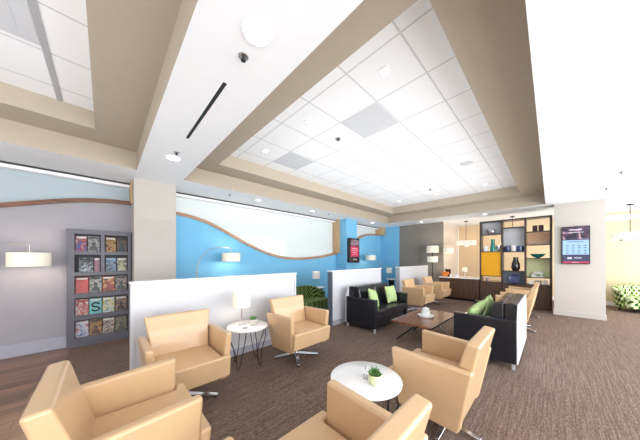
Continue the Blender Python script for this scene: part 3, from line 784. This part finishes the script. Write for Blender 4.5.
# right display on the pier: faces -X ; local y to the left in the picture
t = thing('wall_display', 'portrait flight-style screen with pale blue table, on the beige pier', 'screen', (8.64, -.435, 1.36))
obj('bezel', BX((.0, .06, -.24, .24, 0, .96)), M['bezel'], t, bevel=.004)
sc = obj('screen', BX((-.003, 0, -.222, .222, .02, .94)), emit('screen_navy', S(58, 62, 96), .9), t)
obj('photo_banner', BX((-.005, -.0031, -.222, .222, .63, .94)), blotch('banner_photo', [S(22, 20, 40), S(44, 34, 56), S(74, 50, 70), S(170, 130, 145)], 7, emis=.35), t)
obj('blue_panel', BX((-.005, -.0031, -.222, .222, .24, .61)), emit('screen_blue', S(168, 208, 246), .95), t)
obj('red_footer', BX((-.005, -.0031, -.222, .222, .02, .065)), emit('screen_red', S(196, 52, 84), .95), t)
bm = bmesh.new()
bars(bm, [(-.11, .11, .86, .885), (-.14, .14, .80, .812)], -.007)
obj('header_lettering', bm, emit('screen_white', S(232, 232, 244), .95), t)
bm = bmesh.new(); rows = [(-.13, .14, .56, .578)]
for zz in (.46, .40, .33, .27):
    for yy in (-.16, -.06, .04, .14): rows.append((yy-.024, yy+.024, zz, zz+.022))
bars(bm, rows, -.007)
obj('table_lettering', bm, emit('screen_text', S(104, 128, 164), .9), t)
bm = bmesh.new(); bars(bm, [(.06, .14, .125, .175), (-.10, .02, .14, .152), (-.10, .02, .165, .175), (-.06, .06, .036, .045)], -.007)
obj('footer_lettering', bm, emit('screen_logo', S(214, 216, 236), .9), t)
# left display on the blue column : faces -Y
t = thing('wall_display', 'portrait black-framed screen with crimson panel on the blue column', 'screen', (6.70, 5.19, 1.35))
obj('bezel', BX((-.30, .30, -.11, 0, 0, .90)), M['bezel'], t, bevel=.005)
obj('screen', BX((-.275, .275, -.114, -.111, .03, .87)), emit('screen_dark', S(32, 26, 40), .8), t)
obj('photo_banner', BX((-.24, .24, -.117, -.1141, .63, .85)), blotch('banner_photo_dark', [S(18, 16, 24), S(60, 44, 54), S(170, 140, 150), S(30, 26, 36)], 11, emis=.5), t)
obj('crimson_panel', BX((-.24, .24, -.117, -.1141, .22, .60)), emit('screen_crimson', S(196, 44, 84), .95), t)
bm = bmesh.new()
for a, b, z0, z1 in ((-.16, .16, .50, .53), (-.20, .20, .44, .455), (-.12, .12, .36, .38), (-.14, .14, .30, .31), (-.10, .10, .10, .13)): box(bm, a, b, -.119, -.1171, z0, z1)
obj('screen_lettering', bm, emit('screen_pale', S(232, 190, 206), .9), t)

# ------------------------------------------------------------------ magazine rack
t = thing('magazine_rack', 'tall grey magazine rack standing by the wall column', 'magazine rack', (-.03, 5.56, 0))
W = .395; H = 2.0
rows = [1.62, 1.265, .905, .525, .15]; RH = .30
bm = bmesh.new()
box(bm, -W-.03, -W+.06, 0, .135, 0, H); box(bm, W-.05, W, 0, .135, 0, H); box(bm, -W+.06, W-.05, 0, .135, rows[0]+RH, H)
prev = rows[0]
for z in rows[1:]:
    box(bm, -W+.06, W-.05, 0, .135, z+RH, prev); prev = z
box(bm, -W+.06, W-.05, 0, .135, .06, rows[-1]); box(bm, -W+.06, W-.05, -.01, .135, 0, .06)
obj('frame', bm, M['rack'], t)
obj('divider', BX((-.02, .03, 0, .09, rows[0], rows[0]+RH)), M['rack'], t)
obj('divider', BX((-.02, .03, 0, .09, rows[1], rows[1]+RH)), M['rack'], t)
obj('back_board', BX((-W+.06, W-.05, .10, .13, .15, rows[0]+RH)), M['rackdark'], t)
mags = [
 [(-.33,-.19,[S(60,110,180),S(170,50,60),S(220,220,230)],'blue, red and white'),(-.185,-.03,[S(60,60,62),S(180,180,180),S(110,110,110)],'black and white'),(.04,.185,[S(120,24,24),S(200,160,90),S(40,20,20)],'dark red and gold'),(.19,.335,[S(24,36,38),S(130,90,60),S(40,80,90)],'dark teal')],
 [(-.29,-.11,[S(190,205,215),S(28,28,32),S(120,130,140)],'pale blue with a black figure shape'),(-.105,-.03,[S(150,140,160),S(180,60,80)],'narrow mauve and pink'),(.04,.185,[S(20,26,40),S(140,170,200),S(30,40,60)],'navy and ice blue'),(.19,.335,[S(190,180,90),S(60,60,50),S(210,210,200)],'olive yellow')],
 [(-.33,-.17,[S(190,36,34),S(225,70,55)],'bright red'),(-.165,-.005,[S(26,28,30),S(190,190,180),S(60,66,66)],'charcoal and white'),(0,.165,[S(40,30,24),S(190,60,40),S(220,180,90)],'dark with red and yellow'),(.17,.335,[S(30,40,38),S(190,160,150),S(60,80,80)],'dark green and pale')],
 [(-.33,-.17,[S(225,220,210),S(190,50,60),S(235,232,225)],'white with red rings'),(-.165,-.005,[S(90,190,190),S(110,205,205)],'turquoise'),(0,.165,[S(40,120,170),S(230,230,200),S(200,180,60)],'multicoloured cyan and yellow'),(.17,.335,[S(40,32,30),S(190,150,120),S(70,50,46)],'dark brown and tan')],
 [(-.33,-.17,[S(40,70,150),S(225,225,235),S(190,50,70)],'royal blue, white and red'),(-.165,-.005,[S(60,34,22),S(200,150,60),S(110,50,30)],'brown and gold'),(0,.165,[S(50,34,28),S(220,210,200),S(120,60,40)],'brown with white figure shape'),(.17,.335,[S(110,104,96),S(170,160,130),S(80,100,80)],'dusty grey and tan')]]
rn = ['top row', 'second row', 'middle row', 'fourth row', 'bottom row']; pn = ['first', 'second', 'third', 'fourth']
for r, (z, row) in enumerate(zip(rows, mags)):
    for k, (a, b, cols, desc) in enumerate(row):
        w = (b - a)/2 - .004; h = .27 if r != 1 else .25
        root = thing('magazine', '%s magazine, %s in the %s of the rack' % (desc, pn[k], rn[r]), 'magazine', (-.03 + (a+b)/2, 5.60, z + .001), 0, 'magazines in the grey rack')
        root.rotation_euler = (math.radians(-6), 0, 0)
        mm = blotch('magazine_cover', cols, 10 + 3*k + r)
        obj('cover', BX((-w, w, -.004, .004, 0, h)), mm, root)
        c = cols[1] if k % 2 == 0 else cols[0]
        lum = sum(cols[0][:3]) + 0
        tm = M['whitecer'] if sum(cols[0][:3]) < .9 else M['bezel']
        obj('masthead', BX((-w*.85, w*.85, -.0052, -.0041, h-.04, h-.014)), mat('masthead_ink', c if (r+k) % 2 else S(215, 210, 205), .5), root)
        if r == 3 and k == 1:
            bm = bmesh.new(); pts = []
            for i in range(25):
                u = i/24*2*PI*.75
                pts.append((.035*math.cos(u+.3), -.0052, .17+.035*math.sin(u+.3)) if i < 13 else None)
            s1 = [(.045*math.cos(a_), -.006, .155+.035*math.sin(a_)) for a_ in [math.radians(q) for q in range(10, 271, 20)]]
            s2 = [(.045*math.cos(a_), -.006, .085+.035*math.sin(a_)) for a_ in [math.radians(q) for q in range(90, -171, -20)]]
            tube(bm, s1 + s2[1:], .012, 6)
            obj('cover_emblem', bm, M['bezel'], root)
        elif r == 3 and k == 0:
            bm = bmesh.new()
            for cx, cz, rr in ((-.015, .18, .05), (.02, .07, .04)):
                tube(bm, [(cx+rr*math.cos(i*PI/10), -.006, cz+rr*math.sin(i*PI/10)) for i in range(20)], .006, 6, closed=True)
            obj('cover_emblem', bm, mat('ring_red', S(176, 40, 48), .5), root)
        elif k % 2 == 1 or r in (1, 2, 4):
            # a head-and-shoulders shape printed on the cover
            bm = bmesh.new(); pts = []
            for i in range(15): pts.append((.028*math.cos(PI*(-.35+1.7*i/14)), .135 + .034*math.sin(PI*(-.35+1.7*i/14))))
            poly = [(w*.75, .012), (w*.62, .07), (.02, .10)] + pts + [(-.02, .10), (-w*.62, .07), (-w*.75, .012)]
            prism(bm, poly, -.0055, -.0041, 'y')
            obj('cover_portrait', bm, blotch('portrait_print', [cols[-1], cols[0]] if k % 2 else [cols[0], cols[1]], 25), root)

# ------------------------------------------------------------------ patterned seats
def make_settee(label, loc, rz, w, m, seatm):
    t = thing('patterned_armchair', label, 'armchair', loc, rz, 'green patterned lounge seats')
    n = 28; bm = bmesh.new(); d = .34
    # back shell: U in plan, front = -y
    def ring(off):
        pts = []
        for i in range(n+1):
            a = PI * i / n
            cx = math.cos(a); sy = math.sin(a)
            pts.append(((w/2 - off) * math.copysign(abs(cx)**.6, cx), (d - off) * abs(sy)**.7))
        return [(w/2-off, -.12)] + pts + [(-(w/2-off), -.12)]
    O, I = ring(0), ring(.11); k = len(O)
    def top(i): return .58 + .15 * math.sin(PI * min(max((i-1)/(k-3), 0), 1)) ** .6
    lo = [bm.verts.new((x, y, .10)) for x, y in O]; ho = [bm.verts.new((x*1.06, y*1.1+.02, top(i))) for i, (x, y) in enumerate(O)]
    li = [bm.verts.new((x, y, .10)) for x, y in I]; hi = [bm.verts.new((x*1.04, y*1.06+.01, top(i))) for i, (x, y) in enumerate(I)]
    for i in range(k-1):
        bm.faces.new((lo[i], lo[i+1], ho[i+1], ho[i])); bm.faces.new((li[i+1], li[i], hi[i], hi[i+1]))
        bm.faces.new((ho[i], ho[i+1], hi[i+1], hi[i])); bm.faces.new((lo[i+1], lo[i], li[i], li[i+1]))
    for i in (0, k-1): bm.faces.new((lo[i], ho[i], hi[i], li[i]))
    obj('backrest', bm, m, t, bevel=.02)
    bm = bmesh.new(); pts = [(x*.995, y*.995) for x, y in ring(.112)]
    front = [(-(w/2-.0), -.14), (-(w/2-.03), -.30), (-w/2*.6, -.38), (0, -.41), (w/2*.6, -.38), (w/2-.03, -.30), (w/2, -.14)]
    prism(bm, pts + front, .11, .42, 'z')
    obj('seat', bm, seatm, t, bevel=.03)
    for sx in (-1, 1):
        for y in (-.22, .2): obj('leg', B(lathe, [(.018, 0), (.025, .105)], cx=sx*(w/2-.16), cy=y, seg=12), M['blackmetal'], t, smooth=True)
make_settee('olive patterned curved armchair behind the gap after the first partition', (3.92, 4.55, 0), 0, 1.1, M['ikat_dark'], M['ikat_dark'])
make_settee('lime and white patterned curved settee at the right edge by the cream wall', (10.95, -1.95, 0), -PI/2+.5, 1.35, M['ikat'], M['ikat'])

# ------------------------------------------------------------------ light
w = bpy.data.worlds.new('daylight'); SC.world = w; w.use_nodes = True
bg = w.node_tree.nodes['Background']; bg.inputs['Color'].default_value = (.93, .97, 1, 1); bg.inputs['Strength'].default_value = 2.6
def area(name, loc, rot, sx, sy, e, col=(1, 1, 1)):
    l = bpy.data.lights.new(name, 'AREA'); l.shape = 'RECTANGLE'; l.size = sx; l.size_y = sy; l.energy = e; l.color = col
    o = bpy.data.objects.new(name, l); COL.objects.link(o); o.location = loc; o.rotation_euler = rot
area('window_daylight', (4, -3.5, 1.5), (math.radians(90), 0, 0), 14, 2.4, 340, (.95, .98, 1))
area('ceiling_bounce_fill', (4, -2.6, .3), (math.radians(155), 0, 0), 13, 1.2, 60, (.95, .98, 1))  # added low fill aimed upward to brighten the ceiling
for k, (x, y, sx, sy, e) in enumerate(((4.8, 2.4, 6.0, 3.4, 38), (-1.4, 2.4, 2.6, 3.4, 13), (.71, 2.2, .5, 5, 2.5), (5, 5.2, 9, .6, 4), (5.5, -1.4, 11, 2.4, 14), (10.2, 1.5, 2, 4, 7))):
    area('ceiling_fill', (x, y, 2.25 if k != 2 else 2.3), (PI, 0, 0), sx, sy, e)  # added upward fills that brighten the ceiling, no fixtures hang here
area('rear_fill', (-3.3, 2.2, 1.6), (PI/2, 0, -PI/2), 5, 2.0, 60, (.95, .98, 1))  # added fill toward the shelving, the wall behind it has no window
area('alcove_glow', (10.8, .8, 2.7), (0, 0, 0), 1.2, 4, 7, (1, .85, .62))
# ------------------------------------------------------------------ camera
cam = bpy.data.cameras.new('camera'); co = bpy.data.objects.new('camera', cam); COL.objects.link(co)
co.location = (0, 0, 1.5); co.rotation_euler = (PI/2, 0, -math.radians(44))
cam.sensor_width = 36; cam.lens = 36 * 223 / 640; cam.shift_y = 38.5 / 640; cam.clip_start = .02
SC.camera = co
